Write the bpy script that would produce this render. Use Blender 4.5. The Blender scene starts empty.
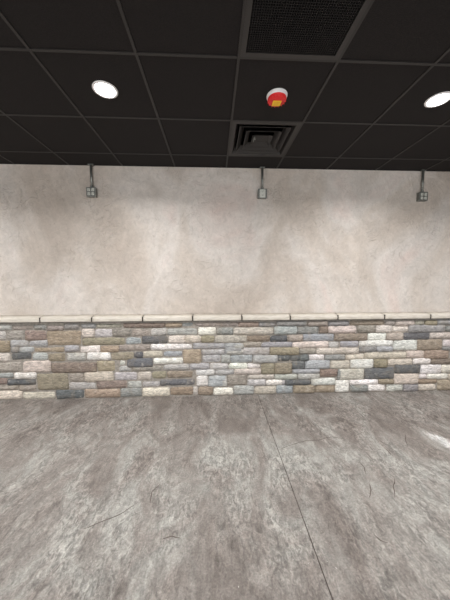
import bpy, bmesh, math, random
from mathutils import Vector, Matrix, noise
random.seed(7)
C = bpy.context.scene.collection
S = bpy.context.scene

# ------------------------------------------------------------------ camera, world, exposure
FPX, YAW, PITCH, ROLL = 254.54, .04411, -.08056, -.002335
T = .6096                       # ceiling module
EYE = 1.4515                    # camera height
CEIL = EYE + 1.3342             # ceiling height
GX, GY = -1.0603, 1.6375        # one crossing of the ceiling grid
YW = 3.155                      # plaster plane of the wall
XL, XR, YB = -6.2, 6.2, -4.6    # the rest of the room

def axes():
    cy, sy, cp, sp = math.cos(YAW), math.sin(YAW), math.cos(PITCH), math.sin(PITCH)
    f = Vector((sy*cp, cy*cp, sp)); r = Vector((cy, -sy, 0)); u = r.cross(f)
    c, s = math.cos(ROLL), math.sin(ROLL)
    return c*r + s*u, -s*r + c*u, f
AR, AU, AF = axes()
cam = bpy.data.objects.new('camera', bpy.data.cameras.new('camera')); C.objects.link(cam)
cam.matrix_world = Matrix(((AR.x, AU.x, -AF.x, 0), (AR.y, AU.y, -AF.y, 0), (AR.z, AU.z, -AF.z, EYE), (0, 0, 0, 1)))
cam.data.sensor_fit = 'VERTICAL'; cam.data.sensor_height = 36; cam.data.lens = 36*FPX/600
cam.data.clip_start = .02
S.camera = cam
W = bpy.data.worlds.new('world'); S.world = W; W.use_nodes = True
W.node_tree.nodes['Background'].inputs[0].default_value = (.8, .85, .9, 1)
W.node_tree.nodes['Background'].inputs[1].default_value = .15
S.view_settings.view_transform = 'Standard'; S.view_settings.look = 'None'
S.view_settings.exposure = 0.0; S.view_settings.gamma = 1
S.view_settings.use_curve_mapping = False
LAMP_W = 30.0                   # watts of one downlight
LAMP_COL = (1.0, .985, .975)
LAMP_SPREAD = 150
BACK_FILL_W = 75.0                   # watts of each unseen fill lamp added behind the camera
BEAM_W = .28                     # added beam that makes the bright streak on the floor at the right

for wx in (-3.4, 0.0, 3.4):  # fill lamps added for flat frontal light on the stone and plaster
    l = bpy.data.lights.new('back_window_daylight', 'AREA'); l.shape = 'RECTANGLE'; l.size = 2.3; l.size_y = 1.5; l.energy = BACK_FILL_W; l.color = (.93, .965, 1)
    lo = bpy.data.objects.new('back_window_daylight', l); C.objects.link(lo); lo.location = (wx, YB+.06, 1.55); lo.rotation_euler = (math.radians(90), 0, 0)

def ray(px, py):
    return AF*FPX + AR*(px-225) - AU*(py-300)
def on_wall(px, py, Y):
    d = ray(px, py); d = d*(Y/d.y); return d.x, d.z + EYE
def on_floor(px, py):
    d = ray(px, py); d = d*(-EYE/d.z); return d.x, d.y

# ------------------------------------------------------------------ helpers
def lin(c, a=1):
    return tuple(((v/255+.055)/1.055)**2.4 if v > 10 else v/255/12.92 for v in c) + (a,)

def newmat(name):
    m = bpy.data.materials.new(name); m.use_nodes = True
    nt = m.node_tree; b = nt.nodes['Principled BSDF']
    return m, nt, b
def N(nt, typ, **kw):
    n = nt.nodes.new(typ)
    for k, v in kw.items():
        if k in n.inputs: n.inputs[k].default_value = v
        else: setattr(n, k, v)
    return n
def L(nt, a, b): nt.links.new(a, b)
def coords(nt, scale=(1, 1, 1), rot=(0, 0, 0), loc=(0, 0, 0)):
    tc = N(nt, 'ShaderNodeTexCoord'); mp = N(nt, 'ShaderNodeMapping')
    mp.inputs['Scale'].default_value = scale; mp.inputs['Rotation'].default_value = rot; mp.inputs['Location'].default_value = loc
    L(nt, tc.outputs['Object'], mp.inputs[0]); return mp.outputs[0]
def nz(nt, vec, scale, detail=4, rough=.55, dist=0):
    n = N(nt, 'ShaderNodeTexNoise'); n.inputs['Scale'].default_value = scale
    n.inputs['Detail'].default_value = detail; n.inputs['Roughness'].default_value = rough; n.inputs['Distortion'].default_value = dist
    L(nt, vec, n.inputs['Vector']); return n.outputs['Fac']
def ridged(nt, vec, scale, detail=6, rough=.6, dist=0, lac=2.1):
    n = N(nt, 'ShaderNodeTexNoise'); n.noise_type = 'RIDGED_MULTIFRACTAL'; n.normalize = True
    n.inputs['Scale'].default_value = scale; n.inputs['Detail'].default_value = detail; n.inputs['Roughness'].default_value = rough
    n.inputs['Distortion'].default_value = dist; n.inputs['Lacunarity'].default_value = lac
    L(nt, vec, n.inputs['Vector']); return n.outputs['Fac']
def ramp(nt, fac, stops):
    r = N(nt, 'ShaderNodeValToRGB'); e = r.color_ramp.elements
    while len(e) < len(stops): e.new(.5)
    for el, (p, c) in zip(e, stops):
        el.position = p; el.color = c if len(c) == 4 else (*c, 1)
    L(nt, fac, r.inputs[0]); return r.outputs[0]
def mix(nt, fac, a, b, mode='MIX'):
    m = N(nt, 'ShaderNodeMix', data_type='RGBA', blend_type=mode)
    for s, v in ((m.inputs[0], fac), (m.inputs[6], a), (m.inputs[7], b)):
        if hasattr(v, 'is_linked'): L(nt, v, s)
        else: s.default_value = v
    return m.outputs[2]
def math_(nt, op, a, b=0, clamp=False):
    m = N(nt, 'ShaderNodeMath', operation=op, use_clamp=clamp)
    for s, v in ((m.inputs[0], a), (m.inputs[1], b)):
        if hasattr(v, 'is_linked'): L(nt, v, s)
        else: s.default_value = v
    return m.outputs[0]
def bump(nt, b, h, strength, dist, prev=None):
    n = N(nt, 'ShaderNodeBump'); n.inputs['Strength'].default_value = strength; n.inputs['Distance'].default_value = dist
    L(nt, h, n.inputs['Height'])
    if prev: L(nt, prev, n.inputs['Normal'])
    L(nt, n.outputs[0], b.inputs['Normal']); return n.outputs[0]
def mod(nt, c, fac, lo, hi, a=.3, b=.7):
    return mix(nt, 1.0, c, ramp(nt, fac, [(a, g(lo)), ((a+b)/2, g((lo+hi)/2)), (b, g(hi))]), 'MULTIPLY')
def g(v): return (v, v, v, 1)

def simple(name, col, rough=.5, metal=0, var=.12, scale=30, bmp=0, spec=.5):
    m, nt, b = newmat(name); v = coords(nt)
    f = nz(nt, v, scale, 3)
    lo = tuple(c*(1-var) for c in col[:3]) + (1,); hi = tuple(min(1, c*(1+var)) for c in col[:3]) + (1,)
    L(nt, ramp(nt, f, [(.3, lo), (.7, hi)]), b.inputs['Base Color'])
    b.inputs['Roughness'].default_value = rough; b.inputs['Metallic'].default_value = metal
    b.inputs['Specular IOR Level'].default_value = spec
    if bmp: bump(nt, b, f, bmp, .002)
    return m

# ------------------------------------------------------------------ materials
def plaster(name):
    m, nt, b = newmat(name)
    v = coords(nt); vs = coords(nt, (1, 1, .75))
    big = nz(nt, vs, .9, 5, .6, .6)
    base = ramp(nt, big, [(.30, lin((182, 170, 159))), (.46, lin((198, 188, 178))), (.58, lin((210, 203, 196))), (.70, lin((208, 192, 184)))])
    mid = nz(nt, vs, 3.2, 6, .62, 1.2)
    c1 = mod(nt, base, mid, .90, 1.07)
    fine = nz(nt, v, 15, 7, .72, 1.4)
    c2 = mod(nt, c1, fine, .94, 1.06, .40, .60)
    def ridge_of(scale, lvl, w, dist):
        tr = nz(nt, v, scale, 2, .5, dist)
        d = math_(nt, 'ABSOLUTE', math_(nt, 'SUBTRACT', tr, lvl))
        return ramp(nt, d, [(0, g(1)), (w*.4, g(.4)), (w, g(0))])
    msk = ramp(nt, nz(nt, v, 2.6, 3, .6), [(.50, g(0)), (.62, g(1))])
    ridge = math_(nt, 'MULTIPLY', ridge_of(5, .56, .022, 1.6), msk)
    ridge2 = math_(nt, 'MULTIPLY', ridge_of(8, .44, .03, 1.2), ramp(nt, nz(nt, v, 1.9, 3, .6), [(.52, g(0)), (.62, g(1))]))
    rd = math_(nt, 'ADD', ridge, ridge2)
    c2 = mix(nt, math_(nt, 'MULTIPLY', rd, .14), c2, lin((222, 215, 206)))
    # pits and small scars in the skim coat
    pit = ramp(nt, nz(nt, v, 24, 2, .5, .8), [(.27, g(1)), (.33, g(0))])
    c2 = mix(nt, math_(nt, 'MULTIPLY', pit, .30), c2, lin((150, 137, 124)))
    L(nt, c2, b.inputs['Base Color'])
    b.inputs['Roughness'].default_value = .62; b.inputs['Specular IOR Level'].default_value = .3
    n1 = bump(nt, b, rd, .8, .006)
    n2 = bump(nt, b, mid, .5, .04, n1)
    bump(nt, b, fine, .4, .010, n2)
    return m
M_WALL = plaster('troweled_plaster')

def stone_mat():
    m, nt, b = newmat('ledge_stone_rock')
    a = N(nt, 'ShaderNodeAttribute', attribute_name='tint')
    v = coords(nt); vs = coords(nt, (.6, 1, 2.2))
    f1 = nz(nt, vs, 30, 5, .72, .8); f2 = nz(nt, v, 7, 4, .6, .5)
    c = mod(nt, a.outputs['Color'], f1, .62, 1.34, .38, .62)
    c = mix(nt, ramp(nt, f2, [(.52, g(0)), (.72, g(.35))]), c, lin((160, 146, 126)))
    c = mix(nt, ramp(nt, nz(nt, v, 19, 3, .6), [(.60, g(0)), (.72, g(.35))]), c, lin((214, 206, 196)))
    L(nt, c, b.inputs['Base Color']); b.inputs['Roughness'].default_value = .8
    b.inputs['Specular IOR Level'].default_value = .25
    bump(nt, b, f1, .9, .010)
    return m
M_STONE = stone_mat()
M_MORTAR = simple('mortar', lin((150, 144, 136)), .9, 0, .22, 40, .5, .2)

M_JOINT = simple('joint_shadow_grout', lin((60, 55, 50)), .9, 0, .2, 40)  # dark bed that shows in the gaps between cap stones
def cap_mat():
    m, nt, b = newmat('limestone_cap')
    v = coords(nt, (.5, 1, 2.5)); f = nz(nt, v, 16, 5, .6, .7)
    L(nt, ramp(nt, f, [(.25, lin((186, 177, 163))), (.5, lin((207, 200, 188))), (.75, lin((222, 215, 205)))]), b.inputs['Base Color'])
    b.inputs['Roughness'].default_value = .75; bump(nt, b, f, .4, .005)
    return m
M_CAP = cap_mat()

def floor_mat():
    m, nt, b = newmat('stamped_concrete')
    a = N(nt, 'ShaderNodeAttribute', attribute_name='patch')      # where the grey release colour was laid on thicker
    v = coords(nt); vd = coords(nt, (1.35, .70, 1), (0, 0, math.radians(-22)))
    sep = N(nt, 'ShaderNodeSeparateColor'); L(nt, a.outputs['Color'], sep.inputs[0])
    big = nz(nt, vd, 2.4, 12, .70, 1.0)
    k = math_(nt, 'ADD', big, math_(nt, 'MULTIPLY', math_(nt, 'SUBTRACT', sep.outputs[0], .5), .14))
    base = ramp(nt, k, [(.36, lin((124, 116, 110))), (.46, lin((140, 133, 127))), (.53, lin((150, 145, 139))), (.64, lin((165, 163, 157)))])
    md = nz(nt, vd, 9, 12, .80, .8)
    rough_area = ramp(nt, nz(nt, vd, 2.6, 4, .6, .5), [(.40, g(.15)), (.58, g(1))])
    c = mod(nt, base, md, .80, 1.18, .40, .60)
    hv = nz(nt, vd, 26, 5, .65, 1.2)
    c = mix(nt, rough_area, c, mod(nt, c, hv, .62, 1.36, .38, .62))
    fn = nz(nt, v, 90, 3, .6, .3)
    c = mod(nt, c, fn, .84, 1.16, .36, .64)
    rg1 = ridged(nt, vd, 5.5, 8, .7, .7)
    chip = ramp(nt, rg1, [(.50, g(0)), (.80, g(1))])
    rgm = ramp(nt, nz(nt, v, 1.6, 4, .6), [(.42, g(.1)), (.60, g(1))])
    chm = math_(nt, 'MULTIPLY', chip, rgm)
    c = mix(nt, math_(nt, 'MULTIPLY', chm, .40), c, lin((186, 180, 172)))
    # dark creases of the slate stamp, broken up by a mask
    cr = nz(nt, vd, 3.1, 5, .6, 1.8)
    d = math_(nt, 'ABSOLUTE', math_(nt, 'SUBTRACT', cr, .5))
    line = ramp(nt, d, [(0, g(1)), (.006, g(.35)), (.014, g(0))])
    msk = ramp(nt, nz(nt, v, 2.3, 3, .5), [(.53, g(0)), (.62, g(1))])
    crease = math_(nt, 'MULTIPLY', line, msk)
    c = mix(nt, math_(nt, 'MULTIPLY', crease, .5), c, lin((96, 87, 81)))
    # pale worn specks
    sp = ramp(nt, nz(nt, v, 60, 2, .5), [(.70, g(0)), (.76, g(.8))])
    sm = ramp(nt, nz(nt, v, 2.7, 3, .6), [(.50, g(0)), (.62, g(1))])
    c = mix(nt, math_(nt, 'MULTIPLY', sp, sm), c, lin((215, 212, 205)))
    L(nt, c, b.inputs['Base Color'])
    L(nt, ramp(nt, md, [(.3, g(.36)), (.7, g(.60))]), b.inputs['Roughness'])
    b.inputs['Specular IOR Level'].default_value = .45
    n0 = bump(nt, b, big, .3, .04)
    n00 = bump(nt, b, chm, .7, .012, n0)
    n1 = bump(nt, b, md, .8, .022, n00)
    n2 = bump(nt, b, fn, .8, .006, n1)
    inv = math_(nt, 'SUBTRACT', 1, crease)
    bump(nt, b, inv, .7, .004, n2)
    return m
M_FLOOR = floor_mat()
M_CRACK = simple('crack_shadow_soil', lin((100, 91, 85)), .9)  # dark brown-grey of the floor joint and the crease strips
M_TILE = simple('black_ceiling_tile', lin((33, 30, 30)), .85, 0, .25, 160, .4, .25)
M_GRID = simple('black_steel_grid', lin((43, 40, 39)), .5, 0, .06, 40, 0, .4)
M_VENT = simple('black_enamel', lin((42, 39, 38)), .45, 0, .08, 30, 0, .5)
M_CORE = simple('black_plastic_core', lin((26, 24, 24)), .5, 0, .08, 30, 0, .4)
M_DUCT = simple('duct_black', lin((14, 13, 13)), .9, 0, .1, 20, 0, .1)
M_STEEL = simple('galvanized_steel', lin((136, 138, 134)), .42, .75, .18, 60)
M_RECEP = simple('receptacle_grey', lin((206, 208, 200)), .4, 0, .05, 60)
M_SLOT = simple('slot_dark', lin((40, 40, 40)), .7)
M_WHITE = simple('white_plastic', lin((244, 242, 242)), .4, 0, .03, 40)
M_RED = simple('red_plastic', lin((230, 38, 42)), .35, 0, .06, 40)
M_YELLOW = simple('yellow_label', lin((250, 205, 40)), .5, 0, .05, 60)
M_PINK = simple('label_print', lin((214, 140, 30)), .5)
def emis(name, col, s):
    m, nt, b = newmat(name); e = N(nt, 'ShaderNodeEmission'); v = coords(nt)
    L(nt, ramp(nt, nz(nt, v, 3, 1), [(0, tuple(c*.97 for c in col)), (1, col)]), e.inputs[0]); e.inputs[1].default_value = s
    L(nt, e.outputs[0], nt.nodes['Material Output'].inputs[0]); return m
M_LENS = emis('glowing_lens', LAMP_COL, 14)

# ------------------------------------------------------------------ mesh helpers
def obj(name, bm, mat, parent=None, smooth=False, loc=None):
    me = bpy.data.meshes.new(name); bm.normal_update(); bm.to_mesh(me); bm.free()
    for m in (mat if isinstance(mat, (list, tuple)) else [mat]): me.materials.append(m)
    if smooth:
        for p in me.polygons: p.use_smooth = True
    o = bpy.data.objects.new(name, me); C.objects.link(o)
    if parent: o.parent = parent
    if loc: o.location = loc
    return o
def box(bm, x0, x1, y0, y1, z0, z1, bev=0, mi=0):
    r = bmesh.ops.create_cube(bm, size=1)
    for v in r['verts']:
        v.co = Vector((x0 if v.co.x < 0 else x1, y0 if v.co.y < 0 else y1, z0 if v.co.z < 0 else z1))
    fs = {f for v in r['verts'] for f in v.link_faces}
    for f in fs: f.material_index = mi
    if bev:
        bmesh.ops.bevel(bm, geom=list({e for f in fs for e in f.edges}), offset=bev, segments=2, affect='EDGES', profile=.6)
def lathe(bm, prof, n=40, cx=0, cy=0, cz=0, mi=0):
    rings = []
    for r, z in prof:
        if r < 1e-6: rings.append([bm.verts.new((cx, cy, cz+z))])
        else: rings.append([bm.verts.new((cx+r*math.cos(2*math.pi*i/n), cy+r*math.sin(2*math.pi*i/n), cz+z)) for i in range(n)])
    for a, b in zip(rings, rings[1:]):
        for i in range(n):
            j = (i+1) % n
            if len(a) == 1 and len(b) == 1: continue
            q = [a[0], b[i], b[j]] if len(a) == 1 else ([a[i], b[0], a[j]] if len(b) == 1 else [a[i], b[i], b[j], a[j]])
            f = bm.faces.new(q); f.material_index = mi
def tag(o, label=None, cat=None, group=None, kind=None):
    if label: o['label'] = label
    if cat: o['category'] = cat
    if group: o['group'] = group
    if kind: o['kind'] = kind
    return o
def empty(name, loc):
    o = bpy.data.objects.new(name, None); o.empty_display_size = .1; C.objects.link(o); o.location = loc; return o

# ------------------------------------------------------------------ setting: floor
def patch_value(x, y):
    return 0
BLOBS = []   # (px, py, rx, ry, angle, amount): pale (+) and brown (-) areas of the concrete, found on the floor plane
for px, py, r, a in [(30, 455, .42, 1), (95, 440, .5, .8), (20, 545, .3, .7), (115, 525, .28, 1.2), (150, 500, .3, 1.1), (170, 550, .22, .6),
                     (215, 470, .35, .6), (320, 470, .40, .9), (290, 440, .35, .6), (260, 500, .3, .6), (415, 470, .45, .9), (430, 560, .25, .4),
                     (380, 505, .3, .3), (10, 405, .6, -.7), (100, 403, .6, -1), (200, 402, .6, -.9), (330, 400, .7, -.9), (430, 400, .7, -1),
                     (70, 478, .28, -.8), (130, 466, .22, -.5), (210, 520, .20, -1.1), (60, 520, .2, -.6), (190, 590, .2, -1), (240, 570, .25, -.7),
                     (335, 520, .2, -.9), (370, 580, .25, -.8), (120, 585, .2, -.7), (35, 500, .2, -.3), (230, 425, .3, -.5), (160, 420, .4, -.6), (400, 425, .35, -.5)]:
    X, Y = on_floor(px, py); BLOBS.append((X, Y, r, a))
def patch_value(x, y):
    nx = x + .22*noise.noise(Vector((x*2.2, y*2.2, 1.7))); ny = y + .22*noise.noise(Vector((x*2.2, y*2.2, 7.1)))
    s = 0
    for X, Y, r, a in BLOBS:
        d = ((nx-X)**2 + (ny-Y)**2)/(r*r)
        if d < 6: s += a*math.exp(-d)
    return max(0, min(1, .5 + .42*s))
j0 = Vector((*on_floor(259, 398), 0)); j1 = Vector((*on_floor(330, 600), 0))
jd = (j1-j0)/(j1.y-j0.y)
def jx(y): return .5475 + (y-3.0)*.008
bm = bmesh.new(); lay = bm.loops.layers.float_color.new('patch')
xs_rel = []
def frange(a, b, n): return [a+(b-a)*i/n for i in range(n+1)]
left = frange(XL, -3.6, 4)[:-1] + frange(-3.6, .5, 105)[:-1]
right = frange(.6, 4.6, 100) + frange(4.6, XR, 4)[1:]
ys = frange(YB, -.2, 8)[:-1] + frange(-.2, YW+.02, 84)
cols = [(x, 0, 0) for x in left] + [('j', -.0026, 0), ('j', -.0014, -.006), ('j', .0014, -.006), ('j', .0026, 0)] + [(x, 0, 0) for x in right]
grid = []
for y in ys:
    row = []
    for x, dx, dz in cols:
        X = jx(y)+dx if x == 'j' else x
        row.append(bm.verts.new((X, y, dz)))
    grid.append(row)
for r0, r1 in zip(grid, grid[1:]):
    for i in range(len(r0)-1):
        f = bm.faces.new((r0[i], r0[i+1], r1[i+1], r1[i]))
        f.material_index = 1 if abs(r0[i].co.z) + abs(r0[i+1].co.z) > 0 else 0
        for l in f.loops:
            p = patch_value(l.vert.co.x, l.vert.co.y); l[lay] = (p, p, p, 1)
floor = tag(obj('floor', bm, [M_FLOOR, M_CRACK]), kind='structure')

def groove(pts, w=.0013, name='crack'):
    """a stamped crease: a shallow dark V-shaped line with a raised lip on each side"""
    P = [Vector((*on_floor(*p), 0)) for p in pts]
    Q = []
    for a, b in zip(P, P[1:]):
        n = max(2, int((b-a).length/.02))
        for i in range(n):
            p = a.lerp(b, i/n); k = .007
            Q.append(p + Vector((noise.noise(p*14)*k, noise.noise(p*14+Vector((5, 5, 5)))*k, 0)))
    Q.append(P[-1])
    bm = bmesh.new(); rows = []
    for i, p in enumerate(Q):
        t = (Q[min(i+1, len(Q)-1)] - Q[max(i-1, 0)]).normalized(); s = Vector((-t.y, t.x, 0))
        ww = w*(.35 + 1.1*math.sin(math.pi*(i+.3)/(len(Q)-.4))) * (1+.6*noise.noise(p*30))
        rows.append([bm.verts.new(p + s*ww*q + Vector((0, 0, z))) for q, z in ((-1.7, .0003), (-.9, .0012), (0, .0005), (.9, .0012), (1.7, .0003))])
    for a, b in zip(rows, rows[1:]):
        for i in range(4): bm.faces.new((a[i], a[i+1], b[i+1], b[i]))
    return obj(name, bm, M_CRACK, floor)
for pts in [[(281, 449), (290, 445), (305, 441), (318, 440), (332, 437), (345, 439)],
            [(358, 460), (364, 467), (366, 475)], [(369, 483), (371, 490), (369, 498)], [(395, 478), (394, 487), (395, 498)],
            [(405, 434), (406, 441), (408, 447)], [(379, 440), (386, 445)], [(386, 449), (391, 455)],
            [(374, 535), (380, 540), (388, 543)], [(84, 529), (96, 524), (110, 519), (124, 512), (134, 505)],
            [(150, 503), (152, 492), (160, 484)], [(162, 540), (172, 536), (180, 538)]]:
    groove(pts)

# ------------------------------------------------------------------ setting: walls
def wall(name, x0, x1, y0, y1):
    bm = bmesh.new(); box(bm, x0, x1, y0, y1, 0, CEIL+.02)
    return tag(obj(name, bm, M_WALL), kind='structure')
wall_front = wall('wall_front', XL, XR, YW, YW+.15)
wall('wall_left', XL-.15, XL, YB, YW+.15)
wall('wall_right', XR, XR+.15, YB, YW+.15)
wall('wall_back', XL, XR, YB-.15, YB)

for k, wx in enumerate((-3.4, 0.0, 3.4)):  # frames made up to go with the added fill lamps, out of view
    bm = bmesh.new()
    for a in ((-1.25, -1.15, -.85, .85), (1.15, 1.25, -.85, .85), (-1.15, 1.15, -.85, -.75), (-1.15, 1.15, .75, .85)): box(bm, a[0], a[1], -.0, .08, a[2], a[3])
    wo = tag(obj('window_%d' % (k+2), bm, M_TILE), kind='structure'); wo.location = (wx, YB, 1.55)

# stone veneer: each rock as (crop origin px, x0, y0, x1, y1, colour) read off the photograph at 7.5x
PAL = dict(W=(226, 220, 211), L=(182, 180, 174), G=(148, 147, 143), D=(104, 106, 107), B=(168, 171, 174), T=(170, 149, 122),
           O=(163, 149, 120), P=(198, 184, 168), R=(150, 128, 112), C=(212, 199, 182), A=(162, 151, 137))
RAW = {0: """-60 38 80 75 L;92 42 245 75 A;250 40 345 72 G;352 48 472 78 A;-60 85 35 150 L;45 82 174 148 A;185 82 345 150 R;352 85 605 190 T;
-60 160 68 240 T;75 155 205 202 L;212 155 350 200 L;75 206 140 246 G;145 206 245 244 B;250 206 480 242 T;-60 255 68 312 C;85 248 235 300 D;
243 248 352 302 L;360 255 485 314 O;-60 318 155 390 A;168 310 375 390 C;385 325 720 395 R;-60 402 92 434 L;105 400 266 440 W;278 408 505 522 O;
-60 440 45 488 R;55 446 262 486 D;-60 493 135 526 A;140 492 268 532 A;-60 534 160 596 C;165 540 412 600 C;420 530 625 594 D""",
1: """62 30 172 70 G;182 30 292 62 G;300 28 500 60 A;195 68 282 130 P;292 70 418 128 L;426 68 562 124 A;198 136 515 188 O;65 195 165 236 B;
175 190 328 245 W;335 198 466 240 T;78 252 218 305 L;232 248 402 298 W;412 245 578 305 O;308 312 440 386 O;478 305 520 340 W;475 345 566 385 L;
100 402 205 468 A;215 392 425 460 P;98 474 298 522 L;305 462 528 516 R;215 524 478 582 T""",
2: """85 26 392 56 R;398 24 522 52 T;150 68 285 125 A;292 62 405 118 L;105 130 222 182 B;228 125 412 176 D;50 190 285 235 A;292 182 605 224 W;
168 238 230 284 D;236 238 375 280 P;382 236 525 278 B;115 292 302 352 D;314 290 528 326 W;150 346 380 386 A;386 336 574 372 L;
15 394 185 454 L;190 394 290 450 P;296 390 405 442 O;115 460 220 512 L;226 462 356 506 L;65 516 222 574 G;230 514 430 572 C""",
3: """105 22 188 50 G;200 20 525 50 A;-5 62 222 112 L;230 60 356 110 W;366 62 486 108 G;0 120 125 172 C;130 120 246 168 C;251 120 345 168 O;
352 118 592 170 P;190 178 427 218 B;434 178 566 218 L;115 226 246 325 T;255 225 426 260 L;436 226 566 258 L;255 266 392 322 L;400 264 466 322 L;165 328 308 370 L;
318 328 450 370 L;212 376 348 416 W;356 378 495 412 L;-5 388 185 435 R;-58 450 202 494 D;215 422 295 496 W;305 420 440 502 B;10 504 186 566 T;
191 504 222 566 C;228 505 332 562 T;344 510 488 562 W""",
4: """110 18 258 50 R;265 18 388 50 G;395 14 620 44 G;75 62 368 108 P;380 52 548 106 B;175 122 342 162 R;350 120 476 162 D;10 178 136 256 B;
146 168 278 204 A;285 170 514 204 B;142 212 340 262 L;348 210 562 262 O;50 266 214 322 B;222 268 402 320 L;406 268 498 308 D;38 330 172 368 W;
180 330 274 360 W;282 330 380 408 O;386 328 508 404 O;80 372 275 408 P;-15 420 20 500 L;27 412 172 490 A;182 414 376 444 P;384 412 550 448 L;180 452 312 494 L;
322 454 436 488 W;440 455 458 490 L;75 498 222 558 L;230 502 390 556 P;398 495 514 550 B""",
5: """212 10 360 46 A;368 10 518 42 G;135 52 290 104 G;300 50 360 98 R;368 52 572 97 P;60 116 172 160 A;180 110 406 158 B;415 106 656 154 R;
95 166 365 208 C;372 168 442 208 L;145 214 270 254 A;278 214 592 254 P;82 268 148 308 D;152 264 218 308 D;222 262 332 300 W;342 264 492 300 G;
92 314 188 370 D;195 308 375 366 B;382 308 526 366 C;100 374 298 400 B;140 406 298 444 L;305 374 434 428 R;440 378 456 450 G;42 454 232 488 D;
238 442 416 486 W;105 490 262 548 T;270 488 412 544 T""",
6: """112 6 366 38 R;375 8 448 40 A;170 44 298 94 A;308 44 424 92 C;248 102 382 150 W;38 165 172 202 B;183 158 428 196 W;180 202 308 246 G;
315 202 430 236 B;82 262 216 298 C;222 248 530 290 P;118 300 280 362 W;292 298 388 356 O;398 296 576 340 C;28 372 212 448 C;222 362 440 442 D;
2 458 98 540 W;110 454 316 486 W;330 450 436 480 O;112 492 238 536 G;245 488 370 532 W""",
7: """50 10 188 42 P;200 8 262 38 A;270 6 355 38 O;365 0 470 30 L;28 48 142 92 C;150 40 418 92 G;428 50 540 86 G;-15 100 102 150 P;
112 100 300 148 D;310 98 490 138 P;32 156 208 226 W;212 152 396 224 T;408 152 520 198 W;404 205 500 228 G;130 236 258 282 P;265 232 446 290 T;
182 292 308 330 W;318 294 520 332 R;46 342 228 400 D;236 340 388 402 W;398 342 540 396 C;38 408 216 478 C;222 412 278 440 W;288 410 436 442 W;
442 408 560 448 P;218 450 360 478 T;-15 488 102 536 W;108 488 215 538 G;225 488 346 530 C;366 452 540 528 T"""}
CROP = [0, 56, 112, 168, 224, 280, 336, 390]
YS = YW - .085            # mean face of the stones
ZTOP = .955               # underside of the cap
rocks = []
for k, s in RAW.items():
    for q in s.replace('\n', '').split(';'):
        a = q.split(); x0, y0, x1, y1 = [float(t)/7.5 for t in a[:4]]
        cx, cy = CROP[k]+(x0+x1)/2, 320+(y0+y1)/2
        X0 = on_wall(CROP[k]+x0, cy, YS)[0]; X1 = on_wall(CROP[k]+x1, cy, YS)[0]
        Z1 = on_wall(cx, 320+y0, YS)[1]; Z0 = on_wall(cx, 320+y1, YS)[1]
        rocks.append((X0, X1, Z0, Z1, a[4]))
# the courses run on past both edges of the photograph
for lo, hi in ((XL, on_wall(-8, 360, YS)[0]), (on_wall(460, 360, YS)[0], XR)):
    z = .015
    while z < ZTOP-.03:
        h = min(random.uniform(.065, .105), ZTOP-z-.01)
        x = lo + random.uniform(0, .05)
        while x < hi-.04:
            w = min(random.uniform(.14, .42), hi-x)
            rocks.append((x, x+w-.012, z, z+h-.012, random.choice('WLGDBTOPRCA'))); x += w
        z += h

def pil(bm, lay, x0, x1, z0, z1, y, col, i, grow=.0058):
    x0 -= grow; x1 += grow; z0 -= grow; z1 += grow; z0 = max(z0, .002)
    w, h = x1-x0, z1-z0
    nx, nz_ = max(4, int(w/.025)), max(3, int(h/.022))
    dep = random.uniform(-.006, .006); tiltx = random.uniform(-.004, .004); tiltz = random.uniform(-.003, .003)
    V = []
    for a in range(nx+1):
        c = []
        for b in range(nz_+1):
            u, v = a/nx, b/nz_
            px, pz = x0+w*u, z0+h*v
            du, dv = min(u, 1-u)*w, min(v, 1-v)*h
            e = min(du, dv)
            rim = 1 - math.exp(-e/.0035)
            cr = .008
            # rounded, slightly broken outline
            if du < cr and dv < cr and (a in (0, nx)) and (b in (0, nz_)):
                px += (.005 if u < .5 else -.005); pz += (.005 if v < .5 else -.005)
            jn = Vector((px*17, pz*17, i*3.1))
            px += .0055*noise.noise(jn) * (1 if a in (0, nx) else .3); pz += .0055*noise.noise(jn+Vector((9, 9, 9))) * (1 if b in (0, nz_) else .3)
            r = .006*noise.noise(Vector((px*22, pz*36, i*1.7))) + .004*noise.noise(Vector((px*70, pz*90, i)))
            c.append(bm.verts.new((px, y - dep - tiltx*(u-.5)*2 - tiltz*(v-.5)*2 + .014*(1-rim) + r*rim, max(pz, .001))))
        V.append(c)
    ring = [V[a][0] for a in range(nx+1)] + [V[nx][b] for b in range(1, nz_+1)] + [V[a][nz_] for a in range(nx-1, -1, -1)] + [V[0][b] for b in range(nz_-1, 0, -1)]
    fs = []
    for a in range(nx):
        for b in range(nz_): fs.append(bm.faces.new((V[a][b], V[a+1][b], V[a+1][b+1], V[a][b+1])))
    back = [bm.verts.new((v.co.x, YW-.02, v.co.z)) for v in ring]
    for a in range(len(ring)):
        b = (a+1) % len(ring); fs.append(bm.faces.new((ring[b], ring[a], back[a], back[b])))
    for f in fs:
        f.smooth = True
        for l in f.loops: l[lay] = col
bm = bmesh.new(); lay = bm.loops.layers.float_color.new('tint')
for i, (x0, x1, z0, z1, c) in enumerate(rocks):
    k = random.uniform(.93, 1.06); base = PAL[c]
    av = sum(base)/3; col = lin(tuple(min(250, (av+(v-av)*.64)*k*random.uniform(.985, 1.015)) for v in base))
    pil(bm, lay, x0, x1, z0, min(z1, ZTOP-.002), YS, col, i)
stones = obj('stone_veneer', bm, M_STONE, wall_front)
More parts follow.
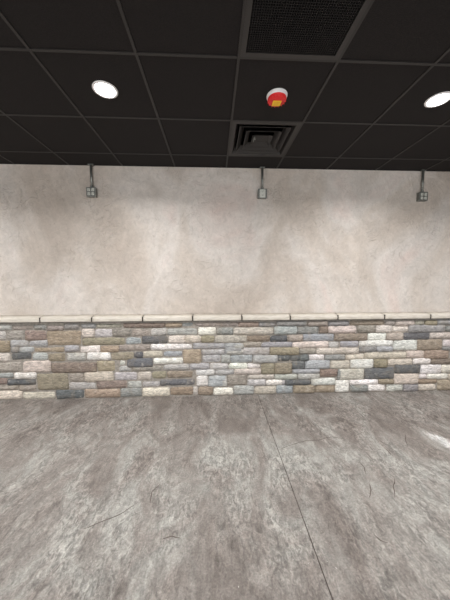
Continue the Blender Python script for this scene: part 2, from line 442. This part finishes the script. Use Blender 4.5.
# mortar bed: a lumpy skim between the rocks
bm = bmesh.new(); nxm, nzm = 520, 40; V = []
for a in range(nxm+1):
    c = []
    for b in range(nzm+1):
        x = XL + (XR-XL)*a/nxm; z = ZTOP*b/nzm
        c.append(bm.verts.new((x, YS + .017 + .003*noise.noise(Vector((x*9, z*14, 2))) + .005*max(-.6, min(1, (x-.3)/1.0)), z)))
    V.append(c)
for a in range(nxm):
    for b in range(nzm): bm.faces.new((V[a][b], V[a+1][b], V[a+1][b+1], V[a][b+1])).smooth = True
for a in range(nxm):       # top and body so that the bed is solid
    v0, v1 = V[a][nzm], V[a+1][nzm]
    bm.faces.new((v0, v1, bm.verts.new((v1.co.x, YW, ZTOP)), bm.verts.new((v0.co.x, YW, ZTOP))))
mort = obj('mortar', bm, M_MORTAR, wall_front)

# cap ledge of 24 inch cast stones
bm = bmesh.new(); box(bm, XL, XR, YW-.100, YW, ZTOP-.004, ZTOP+.050)
ledge = tag(obj('trim_1', bm, M_JOINT), kind='structure')
cx0 = -.2557
def cap_stone(i):
    x0, x1 = cx0 + i*.5955 + .008, cx0 + (i+1)*.5955 - .008
    yf, yb, zb, zt = YW-.110, YW-.001, ZTOP, ZTOP+.060
    prof = [(yb, zb), (yf+.006, zb), (yf, zb+.006), (yf+.003, zb+.016), (yf-.001, zb+.028), (yf+.002, zb+.040), (yf+.005, zt-.012), (yf+.013, zt-.003), (yf+.04, zt), (yb, zt+.012)]
    bm = bmesh.new(); n = 24; rows = []
    for a in range(n+1):
        x = x0+(x1-x0)*a/n; e = .004*math.exp(-min(a, n-a)/.7)
        rows.append([bm.verts.new((x, y + (e if y < yb-.01 else 0) + (.0045*noise.noise(Vector((x*11+i*5, z*60, y*20))) if y < yb-.01 else 0), z + .003*noise.noise(Vector((x*9, i*3, y*30)))*(1 if z > zb+.02 else 0))) for y, z in prof])
    m = len(prof)
    for r0, r1 in zip(rows, rows[1:]):
        for k in range(m):
            l = (k+1) % m; f = bm.faces.new((r0[k], r0[l], r1[l], r1[k])); f.smooth = k not in (m-1,)
    bm.faces.new(rows[0][::-1]); bm.faces.new(rows[-1])
    return obj('cap_stone', bm, M_CAP, ledge)
for i in range(-10, 11):
    if cx0 + i*.5955 > XL and cx0+(i+1)*.5955 < XR: cap_stone(i)

# ------------------------------------------------------------------ setting: ceiling
i0, i1 = math.ceil((XL-GX)/T)-1, math.floor((XR-GX)/T)+1
j0_, j1_ = math.ceil((YB-GY)/T)-1, math.floor((YW-GY)/T)+1
OPEN = {(2, -1), (2, 1)}       # bays taken by the return grille and the supply diffuser
bm = bmesh.new()
def quad(bm, x0, x1, y0, y1, z, mi=0):
    f = bm.faces.new([bm.verts.new(p) for p in ((x0, y0, z), (x0, y1, z), (x1, y1, z), (x1, y0, z))]); f.material_index = mi
for i in range(i0, i1+1):
    for j in range(j0_, j1_+1):
        if (i, j) in OPEN: continue
        x0, x1 = max(XL, GX+i*T), min(XR, GX+(i+1)*T); y0, y1 = max(YB, GY+j*T), min(YW, GY+(j+1)*T)
        if x1 > x0 and y1 > y0: box(bm, x0, x1, y0, y1, CEIL, CEIL+.015)
ceiling = tag(obj('ceiling', bm, M_TILE), kind='structure')
bm = bmesh.new()
hw = .0085
for i in range(i0, i1+2):
    x = GX+i*T
    if XL < x < XR: box(bm, x-hw, x+hw, YB, YW, CEIL-.006, CEIL+.001)
for j in range(j0_, j1_+2):
    y = GY+j*T
    if YB < y < YW: box(bm, XL, XR, y-hw, y+hw, CEIL-.0057, CEIL+.001)
obj('ceiling_grid', bm, M_GRID, ceiling)
bm = bmesh.new(); box(bm, XL, XR, YW-.020, YW, CEIL-.005, CEIL+.001)
tag(obj('trim_2', bm, M_TILE), kind='structure')

# ------------------------------------------------------------------ return grille (eggcrate)
def tile_c(i, j): return GX+(i+.5)*T, GY+(j+.5)*T
x, y = tile_c(2, -1)
rg = tag(empty('return_grille', (x, y, CEIL)), 'black square egg-crate return air grille set in the dark ceiling at the top edge', 'vent')
h = T/2-hw
bm = bmesh.new()
fw = .028
for a in ((-h, h, -h, -h+fw), (-h, h, h-fw, h), (-h, -h+fw, -h+fw, h-fw), (h-fw, h, -h+fw, h-fw)):
    box(bm, *a, -.007, .012)
obj('frame', bm, M_VENT, rg)
bm = bmesh.new(); n = 42; c = h-fw
for k in range(1, n):
    p = -c + 2*c*k/n
    box(bm, p-.0011, p+.0011, -c, c, -.003, .010); box(bm, -c, c, p-.0011, p+.0011, -.003, .010)
obj('egg_crate_core', bm, M_CORE, rg)
bm = bmesh.new()
for a in ((-h, h, -h-.003, -h), (-h, h, h, h+.003), (-h-.003, -h, -h, h), (h, h+.003, -h, h)): box(bm, *a, .0, .25)
box(bm, -h, h, -h, h, .25, .255)
obj('plenum_box', bm, M_DUCT, rg)

# ------------------------------------------------------------------ supply diffuser
x, y = tile_c(2, 1)
sd = tag(empty('supply_diffuser', (x, y, CEIL)), 'black square stepped-cone supply air diffuser in the ceiling near the wall', 'vent')
bm = bmesh.new(); 
def frustum(bm, r0, z0, r1, z1, th=.002):
    for (ra, za, rb, zb) in ((r0, z0, r1, z1), (r0-th, z0+th, r1-th, z1+th)):
        a = [bm.verts.new((sx*ra, sy*ra, za)) for sx, sy in ((-1, -1), (1, -1), (1, 1), (-1, 1))]
        b = [bm.verts.new((sx*rb, sy*rb, zb)) for sx, sy in ((-1, -1), (1, -1), (1, 1), (-1, 1))]
        for k in range(4): bm.faces.new((a[k], a[(k+1) % 4], b[(k+1) % 4], b[k]))
for a in ((-h, h, -h, -.262), (-h, h, .262, h), (-h, -.262, -.262, .262), (.262, h, -.262, .262)): box(bm, *a, -.006, .004)
frustum(bm, .262, -.006, .225, .055)
obj('frame', bm, M_VENT, sd)
for r in (.222, .158):
    bm = bmesh.new(); frustum(bm, r, -.006, r-.042, .040); frustum(bm, r, -.006, r+.006, -.006); obj('louver_cone', bm, M_VENT, sd)
bm = bmesh.new(); frustum(bm, .096, -.006, .060, .022); box(bm, -.062, .062, -.062, .062, .020, .023)
obj('louver_cone', bm, M_VENT, sd)
bm = bmesh.new(); box(bm, -.075, -.069, -.06, .03, -.004, .004, .001); box(bm, -.085, -.055, -.02, -.014, -.006, .002, .001); lathe(bm, [(0, -.008), (.009, -.008), (.009, .004), (0, .004)], 16, -.072, -.045, 0)
obj('damper_lever', bm, M_STEEL, sd)
bm = bmesh.new()
for a in ((-h, h, -h-.003, -h), (-h, h, h, h+.003), (-h-.003, -h, -h, h), (h, h+.003, -h, h)): box(bm, *a, .004, .2)
box(bm, -h, h, -h, h, .2, .205)
obj('plenum_box', bm, M_DUCT, sd)

# ------------------------------------------------------------------ smoke detector under its red dust cover
x, y = tile_c(2, 0)
dt = tag(empty('smoke_detector', (x+.004, y+.004, CEIL)), 'round white smoke detector with red dust cover and yellow sticker on the ceiling', 'smoke detector')
bm = bmesh.new(); lathe(bm, [(0, 0), (.073, 0), (.075, -.004), (.075, -.010), (.072, -.014), (.071, -.016), (0, -.016)], 56); obj('base', bm, M_WHITE, dt, True)
bm = bmesh.new(); lathe(bm, [(0, -.014), (.070, -.014), (.071, -.020), (.0665, -.022), (.066, -.027), (0, -.027)], 56); obj('collar', bm, M_WHITE, dt, True)
bm = bmesh.new(); lathe(bm, [(0, -.024), (.067, -.024), (.068, -.027), (.067, -.032), (.062, -.040), (.052, -.046), (.046, -.048), (.044, -.045), (.036, -.045), (.034, -.048), (0, -.049)], 56)
for k in range(16):
    a = 2*math.pi*k/16; r = .0615; r2 = bmesh.ops.create_cube(bm, size=1)
    for v in r2['verts']:
        p = Vector((v.co.x*.010, v.co.y*.003, v.co.z*.014)); p.rotate(Matrix.Rotation(a, 3, 'Z')); v.co = p + Vector((r*math.cos(a), r*math.sin(a), -.037))
cov = obj('dust_cover', bm, M_RED, dt)
bm = bmesh.new(); box(bm, -.031, .031, -.018, .036, -.0515, -.0485, .001)
for k in range(3): box(bm, -.020, .020-.006*k, -.004+.012*k, -.002+.012*k, -.0518, -.0514, 0, 1)
obj('sticker', bm, [M_YELLOW, M_PINK], cov)

# ------------------------------------------------------------------ downlights
def downlight(x, y, label, shown=True):
    t = tag(empty('downlight', (x, y, CEIL)), label, 'ceiling light', 'round LED downlights in the ceiling')
    bm = bmesh.new(); lathe(bm, [(.068, .0), (.068, -.004), (.072, -.007), (.080, -.006), (.084, -.003), (.084, .0)], 48); obj('trim_ring', bm, M_WHITE, t, True)
    bm = bmesh.new(); lathe(bm, [(0, -.006), (.045, -.006), (.0685, -.003)], 48); obj('lens', bm, M_LENS, t, True)
    l = bpy.data.lights.new('lamp', 'AREA'); l.shape = 'DISK'; l.size = .13; l.energy = LAMP_W; l.color = LAMP_COL; l.spread = math.radians(LAMP_SPREAD)
    lo = bpy.data.objects.new('lamp', l); C.objects.link(lo); lo.parent = t; lo.location = (0, 0, -.011)
    return t
place = {(0, 0): 'bright round white downlight in the left half of the black ceiling, above the left conduit',
         (4, 0): 'bright round white downlight at the right edge of the ceiling above the rightmost outlet box'}
for i in (-8, -4, 0, 4, 8):
    for j in (0, -4, -8):
        x, y = tile_c(i, j)
        if XL < x < XR and YB < y:
            downlight(x, y, place.get((i, j), 'round downlight %s, %s' % (
                {0: 'in row by plaster wall', -4: 'in middle row', -8: 'in row by back windows'}[j],
                {-8: 'at the far left', -4: 'left of the conduits', 0: 'over the left conduit', 4: 'over the right outlet box', 8: 'at the far right'}[i])))

# ------------------------------------------------------------------ surface conduits with outlet boxes
def outlet(x, zc, label, quadplex, lean=0):
    t = tag(empty('outlet_box', (x, YW, zc)), label, 'electrical box', 'outlet boxes on conduit drops')
    w = .053
    bm = bmesh.new(); box(bm, -w, w, -.045, 0, -w, w, .006); obj('box', bm, M_STEEL, t)
    bm = bmesh.new(); box(bm, -w-.001, w+.001, -.053, -.043, -w-.001, w+.001, .004); cv = obj('cover_plate', bm, M_STEEL, t)
    def recep(cx):
        for s in (-1, 1):
            bm = bmesh.new()
            box(bm, cx-.016, cx+.016, -.058, -.050, s*.022-.0165, s*.022+.0165, .005)
            for q in (-.007, .007): box(bm, cx+q-.001, cx+q+.001, -.0586, -.0575, s*.022-.002, s*.022+.008, 0, 1)
            box(bm, cx-.0025, cx+.0025, -.0586, -.0575, s*.022-.011, s*.022-.006, 0, 1)
            obj('receptacle', bm, [M_RECEP, M_SLOT], cv)
    if quadplex: recep(-.023); recep(.023)
    else:
        bm = bmesh.new(); box(bm, -.034, .034, -.056, -.051, -.047, .047, .004); obj('face_plate', bm, M_RECEP, cv); recep(0)
    bm = bmesh.new(); r = .0135; top = CEIL-zc-.004
    prof = [(r, w-.004), (r, top)]
    n = 20
    lathe(bm, [(0, w-.004), (r, w-.004), (r, top), (0, top)], n, 0, -.022, 0)
    obj('conduit', bm, M_STEEL, t, True)
    bm = bmesh.new(); lathe(bm, [(0, w-.002), (.021, w-.002), (.021, w+.006), (.017, w+.008), (.0175, w+.026), (0, w+.026)], 24, 0, -.022, 0); obj('connector', bm, M_STEEL, t)
    bm = bmesh.new(); zs = (top+w)*.86
    box(bm, -.030, .030, -.0385, -.0355, zs-.008, zs+.008, .001); box(bm, -.030, -.013, -.037, 0, zs-.008, zs+.008, .001); box(bm, .013, .030, -.037, 0, zs-.008, zs+.008, .001)
    obj('strap', bm, M_STEEL, t)
    return t
outlet(on_wall(90.5, 191, YW-.06)[0], on_wall(90.5, 191.5, YW-.06)[1], 'galvanized steel outlet box with two duplex receptacles, leftmost, hanging below the ceiling on its conduit', True)
outlet(on_wall(262.7, 193, YW-.06)[0], on_wall(262.7, 193.2, YW-.06)[1], 'galvanized steel outlet box with one pale duplex plate in the middle of the plaster wall', False)
outlet(on_wall(424.3, 196, YW-.06)[0], on_wall(424.3, 196, YW-.06)[1], 'galvanized steel outlet box at the right end of the plaster wall', True)

# ------------------------------------------------------------------ unseen beam lamp added for the floor streak, with a made-up slot frame
fx, fy = on_floor(441, 440); src = Vector((XR-.02, fy-1.7, 2.2)); tgt = Vector((fx, fy, 0))
l = bpy.data.lights.new('window_daylight', 'AREA'); l.shape = 'RECTANGLE'; l.size = .42; l.size_y = .015; l.energy = BEAM_W; l.color = (.86, .92, 1); l.spread = math.radians(1.0)
lo = bpy.data.objects.new('window_daylight', l); C.objects.link(lo)
ea, eb = Vector((*on_floor(420, 428), 0)), Vector((*on_floor(458, 450), 0))
zax = (src-tgt).normalized(); xax = (eb-ea).normalized(); xax = (xax - zax*xax.dot(zax)).normalized(); yax = zax.cross(xax)
lo.matrix_world = Matrix(((xax.x, yax.x, zax.x, src.x), (xax.y, yax.y, zax.y, src.y), (xax.z, yax.z, zax.z, src.z), (0, 0, 0, 1)))
bm = bmesh.new()
for a in ((-.06, .06, -.40, .40, -.11, -.06), (-.06, .06, -.40, .40, .06, .11), (-.06, .06, -.40, -.32, -.06, .06), (-.06, .06, .32, .40, -.06, .06)): box(bm, *a)
w1 = tag(obj('window_1', bm, M_WHITE), kind='structure'); w1.location = (XR+.0, src.y, 2.2)  # frame invented around the beam lamp, out of view
